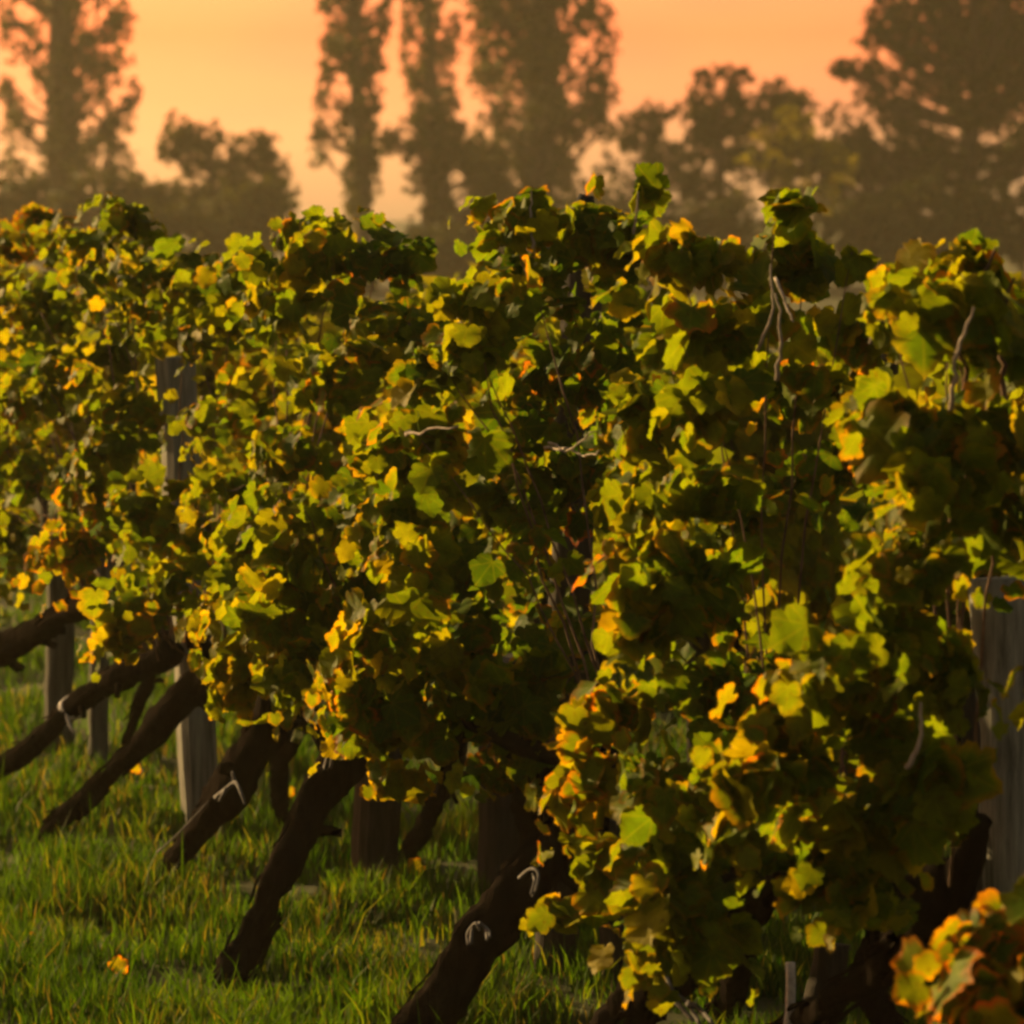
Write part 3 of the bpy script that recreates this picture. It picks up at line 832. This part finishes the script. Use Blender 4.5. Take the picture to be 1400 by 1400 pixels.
vine("near vine cut off by the right edge, orange-rimmed leaves at the bottom corner",
     [(1560, 1650, .05), (1540, 1500, .3, .055), (1530, 1400, .2, .06), (1520, 1290, .15, .06)],
     [(1345, 1275, 48, 34, .55, D(aut=1, s=1.05, au=.55)), (1370, 1360, 50, 46, .55, D(aut=1, s=1.05, au=.55)), (1450, 1340, 60, 60, .5), (1510, 1180, 60, 60, .4), (1560, 1050, 70, 90, .2), (1580, 850, 80, 110, .2), (1550, 650, 90, 110, .15), (1500, 470, 90, 90, .15)],
     seed=9.9)

# ------------------------------------------------------------------ posts
def post(name, label, base_px, top_px, Y, r, mat, square=False, cap=False, sides=12, cat="post"):
    b = A(base_px[0], base_px[1], Y); t = A(top_px[0], top_px[1], Y)
    b.z = min(b.z, gz(b.x, b.y)) - .05
    root = empty(name, (b.x, b.y, 0)); tag(root, label, cat, "wooden posts along the vines")
    mb = MB(); n = 16
    k = 4 if square else sides
    pts = [b.lerp(t, i / n) + Vector((noise.noise(Vector((i * .4, b.x, 0))), noise.noise(Vector((0, i * .4, b.x))), 0)) * .006 for i in range(n + 1)]
    mb.tube(pts, [r * (1.08 - .12 * i / n) for i in range(n + 1)], k if k > 4 else 12, rough=.16, seed=base_px[0])
    if square:
        # flatten the sides of the sawn stake
        q = []
        for i, v in enumerate(mb.v):
            c = pts[i // 12]
            d = v - c; d.z = 0
            m = max(abs(d.x * .94 + d.y * .34), abs(-d.x * .34 + d.y * .94)) or 1e-6
            q.append(c + d * (r * .86 / m) + Vector((0, 0, v.z - c.z)))
        mb.v = q
    mb.build("shaft", mat, root, smooth=not square)
    if cap:
        mb = MB(); mb.tube([t + Vector((0, 0, -.006)), t + Vector((0, 0, .015)), t + Vector((.003, 0, .028))], [r * .42, r * .44, r * .36], 7)
        mb.build("cap", M_CAP, root)
    return root
post("wooden_post", "grey post stub at the far left seen below the pale-tied trunk", (78, 1000), (85, 700), 10.9, .042, M_POST)
post("wooden_post", "slim grey post just right of the far left grey post", (132, 1012), (142, 740), 10.7, .030, M_POST)
post("wooden_post", "split grey post with bare top amid leaves in the left third", (278, 1085), (240, 488), 9.35, .052, M_GREYPOST, square=True)
post("wooden_post", "dark post standing in the grass right of the straight dark trunk", (512, 1205), (520, 900), 8.55, .056, M_DPOST, square=True)
post("wooden_post", "dark thick post between the two biggest leaning trunks", (690, 1220), (690, 900), 8.4, .06, M_DPOST, square=True)
post("wooden_post", "tall dark post with slate-blue cap poking out of the middle vine", (755, 1300), (800, 285), 7.6, .045, M_DPOST, cap=True)
post("wooden_post", "dark upright post at the bottom behind the red-tipped hanging leaves", (848, 1345), (838, 1120), 7.5, .036, M_DPOST)
post("wooden_post", "short grey stub at the bottom edge under the right hand vine", (1110, 1440), (1135, 1290), 6.8, .034, M_DPOST)
post("wooden_post", "thick weathered round post at the right edge", (1420, 1560), (1372, 790), 6.05, .062, M_GREYPOST)
post("wooden_stake", "narrow dark stake just left of the weathered round post", (1345, 1480), (1325, 930), 6.3, .018, M_DPOST, cat="stake")
post("cane_stake", "thin pale sunlit stick standing at the bottom edge", (1082, 1400), (1078, 1316), 6.35, .0085, M_TIE, cat="stake")

# dry bark strips and tendrils that catch the light
def strip(name, label, pts_px, off, r, cat):
    P = [V(px, py, off) for px, py in pts_px[0]]
    root_loc = P[0]
    mb = MB()
    for s in pts_px:
        q = [Vector(x) for x in spline([tuple(V(px, py, off + R.normal(0, .008))) for px, py in s], 4 * len(s))]
        mb.tube(q, [r * (1 - .5 * i / len(q)) for i in range(len(q))], 5, rough=.2)
    o = mb.build(name, M_DRY)
    tag(o, label, cat)
strip("dry_tendril", "white forked dry tendril at the bottom below the red-tipped leaves", [[(905, 1325), (918, 1355), (940, 1372), (962, 1410)], [(918, 1355), (900, 1348), (890, 1338)], [(940, 1372), (955, 1378), (975, 1400)], [(905, 1345), (925, 1370), (948, 1395)]], .42, .006, "tendril")
strip("bark_strip", "pale curl of loose bark on the big leaning trunk", [[(641, 1292), (640, 1275), (650, 1262), (656, 1272)], [(644, 1290), (646, 1270), (655, 1263)], [(655, 1262), (664, 1270), (666, 1286)], [(658, 1264), (668, 1272), (670, 1282)]], .385, .0042, "bark strip")
strip("bark_strip", "grey looped bark shred higher on the big leaning trunk", [[(710, 1200), (725, 1188), (736, 1194), (733, 1215), (728, 1225)], [(727, 1222), (731, 1205), (728, 1195)]], .34, .0036, "bark strip")
strip("bark_strip", "grey peeling bark on the head of the straight dark trunk", [[(445, 1050), (450, 1032), (462, 1018), (470, 1030)], [(455, 1035), (452, 1050)]], .33, .005, "bark strip")
strip("bark_strip", "grey shreds of bark on the rough short trunk", [[(295, 1090), (310, 1078), (322, 1070), (330, 1085), (335, 1100)], [(322, 1070), (318, 1055)], [(310, 1078), (300, 1095)]], .36, .006, "bark strip")
strip("dry_twig", "thin dry twig leaning in the grass beside the rough short trunk", [[(215, 1165), (245, 1138), (285, 1095)]], .40, .0022, "twig")

# ------------------------------------------------------------------ row of vines behind
def back_vine(i):
    root = empty("grapevine", (0, 0, 0))
    tag(root, "shaded vine of the second row, glimpsed through gaps behind the front vines", "grapevine", "grapevines of the rows behind")
    tr = trunk_mesh([(-.22, -.1, -.06, .05), (-.2, -.08, .02, .045), (-.12, -.04, .25, .04), (0, 0, .5, .05)], root, 20 + i, 10)
    bl = []
    for k in range(13):
        bl.append(D(c=Vector((R.uniform(-.42, .42), R.uniform(-.2, .2), R.uniform(.62, 1.26))), rx=.17, rz=.17, n=.8))
    vine_leaves("foliage", bl, root, tmpl='s')
    for k in range(5):
        cane_to((0, 0, .5), (R.uniform(-.4, .4), R.uniform(-.2, .2), R.uniform(.9, 1.35)), root)
    mb = MB(); mb.tube([Vector((.1, .05, -.05)), Vector((.1, .06, 1.3))], .035, 8, rough=.1); mb.build("support_post", M_DPOST, root)
    return root
protos = [back_vine(i) for i in range(3)]
k = 0
for row, shift in ((1, 1.5), (2, 3.0)):
    for j in range(12 if row == 1 else 12):
        Y = (6.9 if row == 1 else 9.4) + j * (.95 if row == 1 else 1.15)
        X = .1 - .435 * (Y - 7.1) + shift / .917
        loc = (X, Y, -.02); rz = math.atan2(.917, -.399) + R.uniform(-.15, .15)
        if k < 3:
            o = protos[k]; o.location = loc; o.rotation_euler = (0, 0, rz)
        else:
            o = copy_tree(protos[k % 3], loc, rz, R.uniform(.92, 1.03))
        if row == 2: o['label'] = "shaded vine of the third row, seen far back through low gaps"
        k += 1

# ------------------------------------------------------------------ fallen leaves
lp = [(50, 1292), (155, 1330), (190, 1060), (395, 1085), (575, 1200)]
for i, (px, py) in enumerate(lp):
    g = G(px, py)
    g.z = gz(g.x, g.y) + .05
    me = leaves_mesh("fallen_leaf", [(0, 0, 0)], [R.normal(0, .6, 3) + np.array([0, -.5, 1])], [R.normal(0, 1, 3)], [R.uniform(.03, .045)], [.8], [.6], 'g')
    o = link("fallen_leaf", me, M_AUT)
    o.location = g
    tag(o, "small curled orange vine leaf fallen in the grass", "fallen leaf", "fallen vine leaves in the grass")
